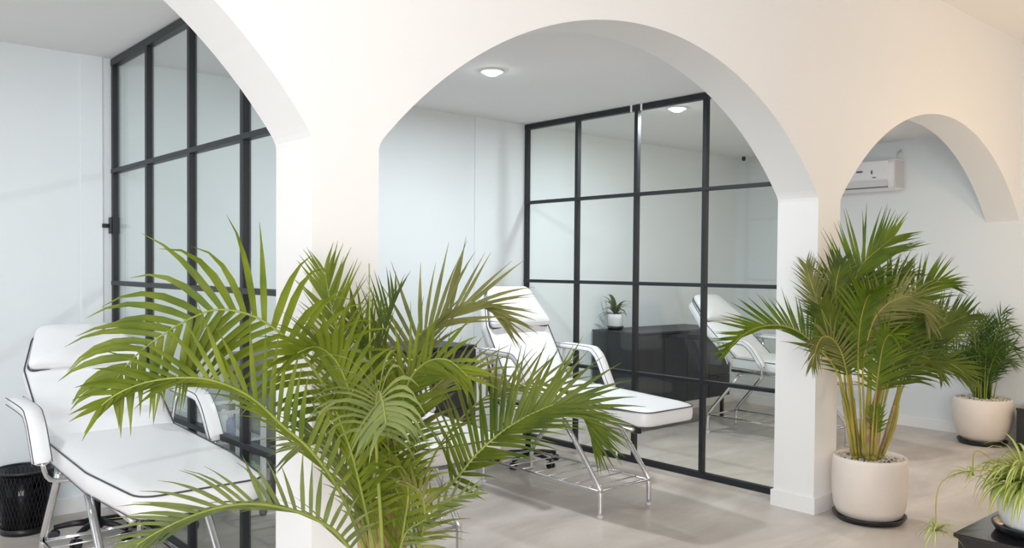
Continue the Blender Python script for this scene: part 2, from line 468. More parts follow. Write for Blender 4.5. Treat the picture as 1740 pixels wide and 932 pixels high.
def bed(label, loc, rz=0.0, recline=60, group='white treatment beds in the bays'):
    t = thing('treatment_bed', label, 'bed', loc, rz, group)
    # --- chrome frame : four bent legs, bars, lower rack
    for sx in (-1, 1):
        for sy in (-1, 1):
            x = sx * .225
            p = [(x, sy * .55, .012), (x, sy * .55, .12), (x, sy * .545, .16), (x, sy * .52, .21), (x, sy * .23, .555)]
            lg = tubeo('leg', smooth_path(p, 3), .0165, M_CHROME, t, 10)
            tubeo('foot_cap', [(x, sy * .55, 0), (x, sy * .55, .02)], .0195, M_ACG, lg, 10)
        tubeo('top_bar', [(sx * .225, -.80, .575), (sx * .225, .30, .60)], .013, M_CHROME, t)
        tubeo('rack_rail', [(sx * .225, -.545, .165), (sx * .225, .545, .165)], .008, M_CHROME, t)
    for y in (-.545, .545): tubeo('rack_crossbar', [(-.225, y, .165), (.225, y, .165)], .008, M_CHROME, t)
    for y in (-.23, .23): tubeo('crossbar', [(-.225, y, .565), (.225, y, .565)], .011, M_CHROME, t)
    for k in range(9): tubeo('rack_rod', [(-.225, -.545 + .121 * (k + .8), .168), (.225, -.545 + .121 * (k + .8), .168)], .0045, M_CHROME, t, 6)
    # --- seat and leg rest pad, slightly rising toward the hinge
    tilt = Matrix.Translation((0, .27, .632)) @ Matrix.Rotation(rad(2.0), 4, 'X')
    o2 = outline_pad([(-.235, -1.17), (.235, -1.17), (.29, -.72), (.29, 0), (-.29, 0), (-.29, -.72)], [.085, .085, .3, .03, .03, .3])
    sp = pad_mesh('seat_pad', o2, .092, tilt, M_VINYL, t, crease=-.47)
    piping(o2, .088, tilt, sp); piping(o2, .005, tilt, sp, .002)
    # --- backrest
    a = rad(recline)
    br = Matrix.Translation((0, .285, .665)) @ Matrix.Rotation(a, 4, 'X')
    o3 = outline_pad([(-.285, -.04), (.285, -.04), (.285, .46), (.20, .73), (-.20, .73), (-.285, .46)], [.03, .03, .1, .08, .08, .1])
    bp = pad_mesh('backrest', o3, .085, br, M_VINYL, t)
    piping(o3, .081, br, bp)
    pl = Matrix.Translation((0, .285, .665)) @ Matrix.Rotation(a, 4, 'X') @ Matrix.Translation((0, 0, .088))
    o4 = outline_pad([(-.278, .435), (.278, .435), (.185, .745), (-.185, .745)], [.03, .03, .07, .07])
    pw = pad_mesh('head_pillow', o4, .055, pl, M_VINYL, t, dome=.015, round_=.018)
    piping(o4, .004, pl, pw, .0045); 
    bm = bmesh.new()
    for sx in (-1, 1):
        tube(bm, [br @ Vector((sx * .2, 0, -.012)), br @ Vector((sx * .2, .62, -.012))], .011, 8)
    tube(bm, [br @ Vector((-.2, .3, -.012)), br @ Vector((.2, .3, -.012))], .011, 8)
    finish('back_frame', bm, M_CHROME, t, True)
    tubeo('prop_bar', [br @ Vector((0, .33, -.012)), (0, .20, .56)], .010, M_CHROME, t)
    # --- padded arms, an angled loop each side
    for sx in (-1, 1):
        x = sx * .365; dz = .07 if recline < 50 else 0.0
        path = [(x, -.10, .675), (x, -.055, .76 - dz * .3), (x, .0, .865 - dz * .8), (x, .045, .915 - dz), (x, .11, .938 - dz), (x, .42, .945 - dz)]
        sp_ = smooth_path(path, 4); n = len(sp_)
        vs = []; fs = []; w = .036; h = .021
        for i, p in enumerate(sp_):
            tt = (sp_[min(i + 1, n - 1)] - sp_[max(i - 1, 0)]).normalized(); nn = Vector((0, -tt.z, tt.y))
            if nn.z < 0: nn = -nn
            e = .55 if i in (0, n - 1) else 1.0
            for (cx, cz) in ((-1, -.6), (-.8, -1), (.8, -1), (1, -.6), (1, .6), (.8, 1), (-.8, 1), (-1, .6)):
                vs.append(p + Vector((cx * w * e, 0, 0)) + nn * cz * h * e)
        for i in range(n - 1):
            for k in range(8):
                j = (k + 1) % 8; fs.append((i * 8 + k, i * 8 + j, i * 8 + 8 + j, i * 8 + 8 + k))
        fs.append(tuple(range(8))); fs.append(tuple(range((n - 1) * 8, n * 8)))
        ar = raw('armrest', vs, fs, M_VINYL, t, True)
        for s2 in (-1, 1):
            for hz in (1, -1):
                q = []
                for i, p in enumerate(sp_):
                    tt = (sp_[min(i + 1, n - 1)] - sp_[max(i - 1, 0)]).normalized(); nn = Vector((0, -tt.z, tt.y))
                    if nn.z < 0: nn = -nn
                    q.append(p + Vector((s2 * w * .97, 0, 0)) + nn * h * .72 * hz)
                tubeo('piping', q, .0022, M_PIPING, ar, 5)
        bx = sx * .31
        tubeo('arm_bracket', smooth_path([(sx * .225, -.06, .585), (sx * .33, -.07, .60), (x, -.095, .68)], 4), .010, M_CHROME, t)
        tubeo('arm_support', smooth_path([(x, .36, .93 - dz), (sx * .33, .34, .80), (sx * .29, .30, .66)], 4), .010, M_CHROME, t)
    return t

bed('white treatment bed with reclined headrest standing beside the mesh bin', (1.20, 3.97, 0), 0, 34)
bed('white treatment bed with chrome legs raised upright against the framed glass, beside the far pillar', (3.95, 3.97, 0), 0, 58.5)
bed('white treatment bed mostly hidden by the fronds of the big palm', (2.43, 3.97, 0), 0, 55)
bed('white treatment bed seen through the glass grid in front of the black cabinet', (6.67, 4.05, 0), 0, 42)

# ---------------------------------------------------------------- black cabinets
def cabinet(label, x0, x1, doors):
    t = thing('black_cabinet', label, 'cabinet', (x0, 4.93, 0), 0, 'black low cabinets against the back wall')
    w = x1 - x0; z0, z1 = .235, .92
    boxo('carcass', (0, w, .018, .58, z0, z1 - .02), M_WOOD, t)
    boxo('top_panel', (-.004, w + .004, -.002, .585, z1 - .02, z1), M_WOOD, t, bev=.002)
    n = doors; g = .003
    for i in range(n):
        a = w * i / n + g; b = w * (i + 1) / n - g
        if i == n - 1:
            hz = (z1 - .028 - z0) / 3
            for k in range(3):
                dr = boxo('drawer', (a, b, 0, .018, z0 + hz * k + g, z0 + hz * (k + 1) - g), M_WOOD, t, bev=.002)
                boxo('finger_pull', ((a + b) / 2 - .03, (a + b) / 2 + .03, -.006, 0.002, z0 + hz * (k + 1) - .03, z0 + hz * (k + 1) - .012), M_BLACK, dr)
        else:
            dr = boxo('door', (a, b, 0, .018, z0 + g, z1 - .028), M_WOOD, t, bev=.002)
            px = b - .05 if i % 2 == 0 else a + .05
            boxo('finger_pull', (px - .03, px + .03, -.006, .002, z1 - .055, z1 - .035), M_BLACK, dr)
    for x in (.06, w - .06):
        for y in (.05, .53):
            boxo('leg', (x - .014, x + .014, y - .014, y + .014, 0, z0), M_BLACK, t)
    return t
cabinet('long black low cabinet carrying a small potted plant, behind the glass grid', 5.87, 7.27, 4)
cabinet('black low cabinet against the back wall hidden behind the big palm', 2.32, 3.98, 4)

# ---------------------------------------------------------------- rolling seats
def star_base(t, rot=0.0, R=.27):
    latheo('hub', [(0, .10), (.035, .10), (.035, .05), (0, .05)], M_BLACK, t, 14)
    for k in range(5):
        a = rot + 2 * PI * k / 5; d = Vector((math.cos(a), math.sin(a), 0))
        bm = bmesh.new(); tube(bm, [d * .02 + Vector((0, 0, .085)), d * R * .55 + Vector((0, 0, .08)), d * R + Vector((0, 0, .065))], [.02, .017, .013], 8)
        arm = finish('base_arm', bm, M_BLACK, t, True)
        bm = bmesh.new(); e = d * R; sde = Vector((-d.y, d.x, 0))
        for s in (-1, 1):
            r = bmesh.ops.create_cone(bm, cap_ends=True, segments=14, radius1=.026, radius2=.026, depth=.016)
            q = Matrix.Translation(e + sde * .014 * s + Vector((0, 0, .026))) @ sde.to_track_quat('Z', 'Y').to_matrix().to_4x4()
            bmesh.ops.transform(bm, matrix=q, verts=r['verts'])
        finish('caster', bm, M_BLACK, arm)
t = thing('rolling_chair', 'white upholstered rolling chair with black star base behind the upright bed', 'chair', (4.36, 4.76, 0), rad(28))
star_base(t, .5, .24)
tubeo('gas_lift', [(0, 0, .08), (0, 0, .44)], .022, M_BLACK, t, 12)
pad_mesh('seat', outline_pad([(-.22, -.21), (.22, -.21), (.2, .2), (-.2, .2)], [.08] * 4), .08, Matrix.Translation((0, -.02, .45)), M_VINYL, t)
pad_mesh('backrest', outline_pad([(-.19, 0), (.19, 0), (.17, .5), (-.17, .5)], [.06] * 4), .07, Matrix.Translation((-.09, .24, .77)) @ Matrix.Rotation(rad(82), 4, 'X'), M_VINYL, t)
tubeo('back_lever', smooth_path([(0, .12, .44), (-.02, .26, .47), (-.05, .3, .6), (-.09, .265, .85)], 4), .02, M_BLACK, t)
tubeo('height_lever', smooth_path([(0, 0, .42), (-.12, -.08, .41), (-.24, -.14, .44)], 3), .012, M_BLACK, t)

t = thing('rolling_stool', 'black rolling stool base under the bed beside the mesh bin', 'stool', (1.34, 4.98, 0), 0)
star_base(t, .2, .21)
tubeo('gas_lift', [(0, 0, .08), (0, 0, .40)], .022, M_BLACK, t, 12)
latheo('seat', [(0, .40), (.15, .40), (.18, .42), (.18, .46), (.16, .48), (0, .485)], M_BLACK, t, 28)

# ---------------------------------------------------------------- mesh bin
def mesh_bin(loc):
    t = thing('mesh_waste_bin', 'dark wire mesh waste bin with a grey liner beside the bed', 'waste bin', loc)
    r0, r1, h = .115, .15, .35
    n = 40; bm = bmesh.new()
    for k in range(n):
        for s in (-1, 1):
            pts = []
            for i in range(7):
                f = i / 6; a = 2 * PI * k / n + s * f * .7; r = r0 + (r1 - r0) * f
                pts.append((r * math.cos(a), r * math.sin(a), .01 + f * (h - .01)))
            tube(bm, pts, .0012, 3)
    o = finish('wire_mesh', bm, M_MESHM, t); o['kind'] = 'stuff'
    latheo('liner', [(r0 - .006, .012), ((r0 + r1) / 2 - .006, h / 2), (r1 - .006, h), (r1 - .010, h), ((r0 + r1) / 2 - .010, h / 2), (r0 - .01, .016)], M_BAG, t, 30)
    latheo('base_disc', [(0, 0), (r0 + .003, 0), (r0 + .006, .035), (r0, .035), (r0 - .004, .012), (0, .012)], M_BLACK, t, 30)
    tubeo('rim', [(r1 * math.cos(2 * PI * k / 36), r1 * math.sin(2 * PI * k / 36), h) for k in range(36)], .006, M_BLACK, t, 8, True)
mesh_bin((1.06, 5.34, 0))

# ---------------------------------------------------------------- trolley with bottles
def trolley():
    X, Y = 1.80, 4.76
    t = thing('white_trolley', 'white two-shelf trolley seen through the glass behind the near bed', 'trolley', (X, Y, 0), 0)
    w, d, H = .41, .36, .66
    for x in (0, w):
        for y in (0, d):
            boxo('upright', (x - .014, x + .014, y - .014, y + .014, .05, H), M_TROLLEY, t, bev=.003)
            o = latheo('caster', [(0, -.025), (.02, -.02), (.025, 0), (.02, .02), (0, .025)], M_BLACK, t, 14)
            o.location = (x, y, .026)
    for z, nm in ((.22, 'lower_shelf'), (.46, 'middle_shelf')):
        boxo(nm, (0, w, 0, d, z, z + .018), M_TROLLEY, t, bev=.003)
    for (a, b, c_, e) in ((0, w, -.004, .004), (0, w, d - .004, d + .004), (-.004, .004, 0, d), (w - .004, w + .004, 0, d)):
        boxo('glass_side', (a, b, c_, e, .50, .64), M_GLASS, t)
        boxo('tray_lip', (a, b, c_ - .003, e + .003, .635, .655), M_TROLLEY, t)
    def bottle(x, y, z, r, h, m, label, kind='bottle'):
        o = thing(kind, label, kind, (X + x, Y + y, z), 0, 'bottles and jars on the white trolley')
        latheo('body', [(0, 0), (r, 0), (r, h * .7), (r * .45, h * .8), (r * .45, h * .84), (0, h * .84)], m, o, 16)
        latheo('cap', [(0, h * .83), (r * .55, h * .83), (r * .5, h), (0, h)], M_PLWHITE if m is not M_PLWHITE else M_ACG, o, 12)
    z = .4785
    bottle(.07, .08, z, .028, .11, M_PLWHITE, 'white bottle at the near corner of the trolley shelf')
    bottle(.24, .07, z, .028, .15, M_BLUE, 'blue bottle on the middle shelf of the trolley')
    bottle(.155, .08, z, .034, .09, M_PLWHITE, 'short wide white jar on the trolley shelf', 'jar')
    bottle(.33, .08, z, .032, .17, M_POT, 'cream bottle standing beside the blue one')
    bottle(.12, .27, z, .03, .16, M_PLWHITE, 'tall white bottle at the back of the trolley shelf')
    bottle(.28, .27, z, .028, .14, M_PLWHITE, 'white bottle behind the blue bottle on the trolley')
    o = thing('green_box', 'green box lying on the lower shelf of the white trolley', 'box', (X + .29, Y + .12, .2385), .2)
    boxo('body', (-.09, .09, -.07, .07, 0, .065), M_GREEN, o, bev=.004)
    boxo('lid', (-.092, .092, -.072, .072, .065, .08), M_GREEN, o, bev=.003)
    o = thing('amber_tub', 'small amber tub on the lower shelf of the white trolley', 'tub', (X + .10, Y + .10, .2385))
    latheo('body', [(0, 0), (.045, 0), (.05, .05), (0, .05)], M_AMBER, o, 18)
    latheo('lid', [(0, .05), (.052, .05), (.052, .062), (0, .062)], M_PLWHITE, o, 18)
trolley()

# ---------------------------------------------------------------- leaves and palms
CV = Vector((-.66, -.751, 0.0))

def blade(base, d, up, L, w, droop, n=5, fold=.35, curl=0.0):
    """verts and faces of one folded leaf blade (three verts per section)"""
    vs = []; fs = []
    d = Vector(d).normalized(); p = Vector(base)
    for i in range(n + 1):
        f = i / n
        s = d.cross(up)
        if s.length < 1e-4: s = d.cross(Vector((1, .2, 0)))
        s.normalize(); nn = s.cross(d).normalized()
        ww = w * .5 * (0.35 + .75 * math.sin(PI * min(f * .9 + .15, 1.0))) * (1 - f ** 2.2) + .0004
        vs += [p + s * ww - nn * ww * fold, Vector(p), p - s * ww - nn * ww * fold]
        p = p + d * (L / n)
        d = (d + Vector((0, 0, -droop / n * (0.5 + f * 1.3))) + s * curl / n).normalized()
    for i in range(n):
        a = i * 3
        fs += [(a, a + 3, a + 4, a + 1), (a + 1, a + 4, a + 5, a + 2)]
    return vs, fs

def frond(parent, d, rng, single, pool):
    pts = smooth_path(d['p'], 6); n = len(pts)
    acc = [0.0]
    for a, b in zip(pts[:-1], pts[1:]): acc.append(acc[-1] + (b - a).length)
    T = acc[-1]
    def at(f):
        s = f * T
        for i in range(n - 1):
            if acc[i + 1] >= s:
                k = (s - acc[i]) / max(acc[i + 1] - acc[i], 1e-6)
                return pts[i].lerp(pts[i + 1], k), (pts[min(i + 2, n - 1)] - pts[max(i - 1, 0)]).normalized()
        return pts[-1], (pts[-1] - pts[-2]).normalized()
    big = d['w'] > .012
    r0 = .0075 if big else .005
    bm = bmesh.new(); tube(bm, pts, [r0 * (1 - .82 * a / T) + .0006 for a in acc], 6)
    fr = finish('frond', bm, d.get('stalk', M_STALK), parent, True)
    phi = rad(d['phi']); beta = rad(d['beta']); N = d['n']; m = LEAVES[d['m']]
    allv = []; allf = []
    for k in range(N):
        f0 = k / (N - 1)
        f = d['s'] + (1 - d['s']) * (f0 ** .95) * .995
        p, t = at(f)
        side = t.cross(CV)
        if side.length < .1: side = t.cross(Vector((0, 0, 1)))
        side.normalize(); out = side.cross(t).normalized()
        if out.dot(CV) < 0: out = -out
        S = side * math.cos(phi) + out * math.sin(phi)
        Nn = S.cross(t).normalized()
        if Nn.z < 0: Nn = -Nn
        th = rad(d.get('th', 62) - 38 * f0)
        prof = (0.45 + .55 * math.sin(PI * min(1, .12 + f0 * 1.0) ** .9)) if f0 < .5 else (0.38 + .62 * math.cos((f0 - .5) * PI * .95) ** .8)
        for sg in (-1, 1):
            L = d['L'] * 1.08 * prof * rng.uniform(.86, 1.12)
            dr = (t * math.cos(th + rng.uniform(-.1, .1)) + (S * sg * math.cos(beta) + Nn * math.sin(beta)) * math.sin(th)).normalized()
            dr = (dr + Vector((rng.uniform(-.1, .1), rng.uniform(-.1, .1), rng.uniform(-.1, .1)))).normalized()
            up = Nn if abs(dr.dot(Nn)) < .9 else t
            vs, fs = blade(p, dr, up, L, d['w'] * d.get('ws', .72) * rng.uniform(.8, 1.15), d['droop'] * rng.uniform(.7, 1.3), 5, .3, rng.uniform(-.15, .15))
            if single: raw('leaflet', vs, fs, m, fr, True)
            else:
                o = len(allv); allv += vs; allf += [tuple(i + o for i in q) for q in fs]
    if not single:
        pool.append((allv, allf, m))
    return fr

def palm(name, label, fronds, canes, seed, centre, ws=.72):
    t = thing(name, label, 'potted plant', (centre[0], centre[1], 0))
    inv = Vector((-centre[0], -centre[1], 0))
    rng = random.Random(seed); pool = []
    for d in fronds:
        d = dict(d); d['ws'] = ws; d['stalk'] = M_CANE if ws < .85 else M_STALK; d['p'] = [Vector(q) + inv for q in d['p']]
        frond(t, d, rng, d['one'], pool)
    # remaining smaller leaflets of the inner crown, joined
    V = []; Fc = []; idx = []; mats = []
    for v, f, m in pool:
        if m not in mats: mats.append(m)
        v = [Vector((q.x, min(q.y, 2.62 - centre[1]), q.z)) if 4.77 < q.x + centre[0] < 5.09 else q for q in v]
        o = len(V); V += v; Fc += [tuple(i + o for i in q) for q in f]; idx += [mats.index(m)] * len(f)
    if V:
        o = raw('inner_leaflets', V, Fc, mats, t, True, idx); o['kind'] = 'stuff'
    for c_ in canes:
        q = smooth_path([Vector(p) + inv for p in c_], 5); n = len(q)
        bm = bmesh.new(); tube(bm, q, [.019 * (1 - .45 * i / n) + (.0016 if i % 5 == 0 else 0) for i in range(n)], 10)
        cn = finish('cane', bm, M_CANE, t, True)
        k = rng.randint(n // 3, n // 2)
        bm = bmesh.new(); tube(bm, [p + Vector((.002, 0, 0)) for p in q[k // 4:k + 4]], [.0212 - .002 * i / n for i in range(len(q[k // 4:k + 4]))], 9)
        finish('dry_sheath', bm, M_HUSK, cn, True)
    return t

def pebbles(parent, r, z, n, seed):
    rng = random.Random(seed); V = []; Fc = []
    for i in range(n):
        a = rng.uniform(0, 2 * PI); rr = r * math.sqrt(rng.random()); s = rng.uniform(.009, .016)
        c_ = Vector((rr * math.cos(a), rr * math.sin(a), z + rng.uniform(0, .006)))
        o = len(V)
        for dx, dy, dz in ((1, 0, 0), (0, 1, 0), (-1, 0, 0), (0, -1, 0), (0, 0, .7), (0, 0, -.7)):
            V.append(c_ + Vector((dx * rng.uniform(.7, 1.2), dy * rng.uniform(.7, 1.2), dz)) * s)
        Fc += [(o, o + 1, o + 4), (o + 1, o + 2, o + 4), (o + 2, o + 3, o + 4), (o + 3, o, o + 4), (o + 1, o, o + 5), (o + 2, o + 1, o + 5), (o + 3, o + 2, o + 5), (o, o + 3, o + 5)]
    q = raw('pebbles', V, Fc, M_PEB, parent, True); q['kind'] = 'stuff'

def pot(parent, prof_r, h, m, saucer_r, inner, wall=.016):
    """prof_r: [(r,z)] outer profile from foot to rim"""
    prof = [(0, .022)] + [(r, z + .022) for r, z in prof_r]
    top = prof[-1]
    prof += [(top[0] - wall * .5, top[1] + .004), (top[0] - wall, top[1]), (top[0] - wall - .004, inner + .022), (0, inner + .022)]
    latheo('pot', prof, m, parent, 48)
    latheo('soil', [(0, inner + .022), (top[0] - wall - .003, inner + .023), (top[0] - wall - .003, inner + .03), (0, inner + .034)], M_SOIL, parent, 32)
    latheo('saucer', [(0, 0), (saucer_r * .88, 0), (saucer_r, .03), (saucer_r, .036), (saucer_r - .008, .036), (saucer_r * .87, .012), (0, .021)], M_BLACK, parent, 48)

BIG_FRONDS = [
    {'p': [(1.478, 2.285, 0.317), (1.427, 2.26, 0.617), (1.35, 2.257, 0.908), (1.268, 2.268, 1.104), (1.182, 2.282, 1.238), (1.105, 2.299, 1.315), (1.031, 2.326, 1.361), (0.943, 2.364, 1.372), (0.842, 2.397, 1.321), (0.758, 2.429, 1.251), (0.697, 2.44, 1.172)], 'L': 0.27, 'n': 31, 'phi': 10, 'beta': 5, 'droop': 1.4, 'th': 78, 's': 0.42, 'w': 0.024, 'm': 0, 'one': 1},
    {'p': [(1.467, 2.269, 0.326), (1.378, 2.222, 0.583), (1.264, 2.197, 0.826), (1.171, 2.203, 0.964), (1.093, 2.221, 1.043), (1.007, 2.246, 1.132), (0.916, 2.274, 1.182), (0.838, 2.304, 1.195), (0.756, 2.336, 1.186), (0.693, 2.363, 1.16), (0.651, 2.372, 1.129)], 'L': 0.21, 'n': 28, 'phi': 20, 'beta': 40, 'droop': 0.5, 's': 0.42, 'w': 0.019, 'm': 0, 'one': 1},
    {'p': [(1.445, 2.235, 0.343), (1.352, 2.19, 0.552), (1.243, 2.158, 0.709), (1.163, 2.151, 0.778), (1.094, 2.159, 0.817), (0.994, 2.168, 0.851), (0.902, 2.183, 0.858), (0.807, 2.2, 0.84), (0.735, 2.221, 0.809), (0.694, 2.23, 0.785)], 'L': 0.2, 'n': 28, 'phi': 35, 'beta': 25, 'droop': 0.5, 's': 0.36, 'w': 0.015, 'm': 3, 'one': 1},
    {'p': [(1.489, 2.302, 0.309), (1.464, 2.335, 0.648), (1.423, 2.368, 0.955), (1.383, 2.397, 1.203), (1.352, 2.416, 1.374), (1.333, 2.424, 1.483)], 'L': 0.2, 'n': 32, 'phi': 12, 'beta': 15, 'droop': 0.15, 's': 0.5, 'w': 0.013, 'm': 0, 'one': 1},
    {'p': [(1.507, 2.313, 0.3), (1.535, 2.352, 0.63), (1.597, 2.413, 0.926), (1.666, 2.452, 1.118), (1.728, 2.468, 1.25), (1.805, 2.456, 1.306), (1.872, 2.451, 1.345), (1.932, 2.426, 1.372), (1.993, 2.399, 1.359), (2.046, 2.377, 1.315)], 'L': 0.27, 'n': 30, 'phi': 20, 'beta': 35, 'droop': 0.25, 's': 0.5, 'w': 0.016, 'm': 2, 'one': 1},
    {'p': [(1.474, 2.262, 0.326), (1.482, 2.236, 0.555), (1.512, 2.188, 0.702), (1.568, 2.141, 0.776), (1.617, 2.1, 0.832), (1.67, 2.056, 0.916), (1.74, 1.997, 0.995), (1.824, 1.952, 1.044), (1.891, 1.919, 1.064), (1.962, 1.883, 1.033), (2.007, 1.868, 0.959)], 'L': 0.24, 'n': 36, 'phi': 25, 'beta': 40, 'droop': 0.2, 's': 0.48, 'w': 0.016, 'm': 1, 'one': 1},
    {'p': [(1.428, 2.198, 0.361), (1.354, 2.112, 0.671), (1.282, 2.025, 0.926), (1.219, 1.938, 1.079), (1.164, 1.843, 1.171), (1.11, 1.745, 1.194), (1.067, 1.662, 1.177), (1.038, 1.607, 1.148)], 'L': 0.19, 'n': 24, 'phi': 5, 'beta': 5, 'droop': 2.0, 'th': 85, 's': 0.62, 'w': 0.017, 'm': 3, 'one': 0},
    {'p': [(1.477, 2.26, 0.326), (1.445, 2.193, 0.686), (1.408, 2.127, 0.958), (1.389, 2.044, 1.147), (1.396, 1.961, 1.226), (1.414, 1.879, 1.242), (1.425, 1.801, 1.203)], 'L': 0.2, 'n': 24, 'phi': 25, 'beta': 25, 'droop': 0.4, 's': 0.45, 'w': 0.018, 'm': 0, 'one': 0},
    {'p': [(1.469, 2.241, 0.335), (1.438, 2.168, 0.547), (1.427, 2.103, 0.693), (1.449, 2.031, 0.752), (1.482, 1.965, 0.816), (1.529, 1.898, 0.846)], 'L': 0.1, 'n': 14, 'phi': 40, 'beta': 30, 'droop': 0.2, 's': 0.48, 'w': 0.012, 'm': 3, 'one': 0},
    {'p': [(1.493, 2.298, 0.309), (1.471, 2.302, 0.654), (1.452, 2.302, 0.961), (1.454, 2.307, 1.187), (1.477, 2.292, 1.319), (1.502, 2.273, 1.404)], 'L': 0.2, 'n': 26, 'phi': 50, 'beta': 30, 'droop': 0.2, 's': 0.52, 'w': 0.016, 'm': 1, 'one': 0},
    {'p': [(1.467, 2.269, 0.326), (1.395, 2.209, 0.655), (1.317, 2.152, 0.897), (1.252, 2.11, 1.101), (1.191, 2.087, 1.226), (1.119, 2.072, 1.28), (1.049, 2.054, 1.27)], 'L': 0.23, 'n': 28, 'phi': 30, 'beta': 20, 'droop': 0.55, 's': 0.42, 'w': 0.02, 'm': 0, 'one': 0},
    {'p': [(1.507, 2.313, 0.3), (1.521, 2.337, 0.597), (1.527, 2.366, 0.864), (1.533, 2.395, 1.095), (1.513, 2.444, 1.23), (1.472, 2.483, 1.329)], 'L': 0.22, 'n': 26, 'phi': 30, 'beta': 20, 'droop': 0.3, 's': 0.48, 'w': 0.018, 'm': 0, 'one': 0},
    {'p': [(1.499, 2.293, 0.309), (1.516, 2.288, 0.61), (1.541, 2.273, 0.84), (1.589, 2.264, 1.027), (1.666, 2.252, 1.119), (1.767, 2.218, 1.158), (1.842, 2.177, 1.112)], 'L': 0.18, 'n': 26, 'phi': 30, 'beta': 25, 'droop': 0.4, 's': 0.48, 'w': 0.012, 'm': 2, 'one': 0},
    {'p': [(1.488, 2.277, 0.317), (1.541, 2.291, 0.566), (1.604, 2.295, 0.728), (1.676, 2.29, 0.876), (1.788, 2.274, 0.995), (1.919, 2.242, 1.074), (2.055, 2.176, 1.09), (2.151, 2.117, 1.055), (2.225, 2.077, 0.985)], 'L': 0.16, 'n': 28, 'phi': 40, 'beta': 30, 'droop': 0.3, 's': 0.48, 'w': 0.01, 'm': 2, 'one': 0},
    {'p': [(1.444, 2.236, 0.343), (1.384, 2.191, 0.59), (1.316, 2.15, 0.792), (1.261, 2.124, 0.945), (1.222, 2.107, 1.029), (1.186, 2.088, 1.094)], 'L': 0.2, 'n': 20, 'phi': 35, 'beta': 20, 'droop': 0.5, 's': 0.48, 'w': 0.016, 'm': 0, 'one': 0},
    {'p': [(1.48, 2.257, 0.326), (1.454, 2.18, 0.54), (1.424, 2.105, 0.711), (1.402, 2.049, 0.833), (1.345, 1.996, 0.93), (1.276, 1.977, 0.936)], 'L': 0.17, 'n': 18, 'phi': 25, 'beta': 15, 'droop': 0.6, 's': 0.35, 'w': 0.018, 'm': 0, 'one': 0},
    {'p': [(1.466, 2.27, 0.326), (1.405, 2.252, 0.587), (1.35, 2.253, 0.782), (1.289, 2.258, 0.926), (1.223, 2.264, 0.987), (1.158, 2.268, 0.969)], 'L': 0.2, 'n': 22, 'phi': 30, 'beta': 20, 'droop': 0.5, 's': 0.48, 'w': 0.014, 'm': 3, 'one': 0},
    {'p': [(1.461, 2.222, 0.344), (1.462, 2.147, 0.529), (1.464, 2.082, 0.655), (1.45, 2.032, 0.759), (1.419, 2.008, 0.839), (1.364, 2.005, 0.883)], 'L': 0.15, 'n': 16, 'phi': 30, 'beta': 20, 'droop': 0.5, 's': 0.48, 'w': 0.012, 'm': 2, 'one': 0},
]
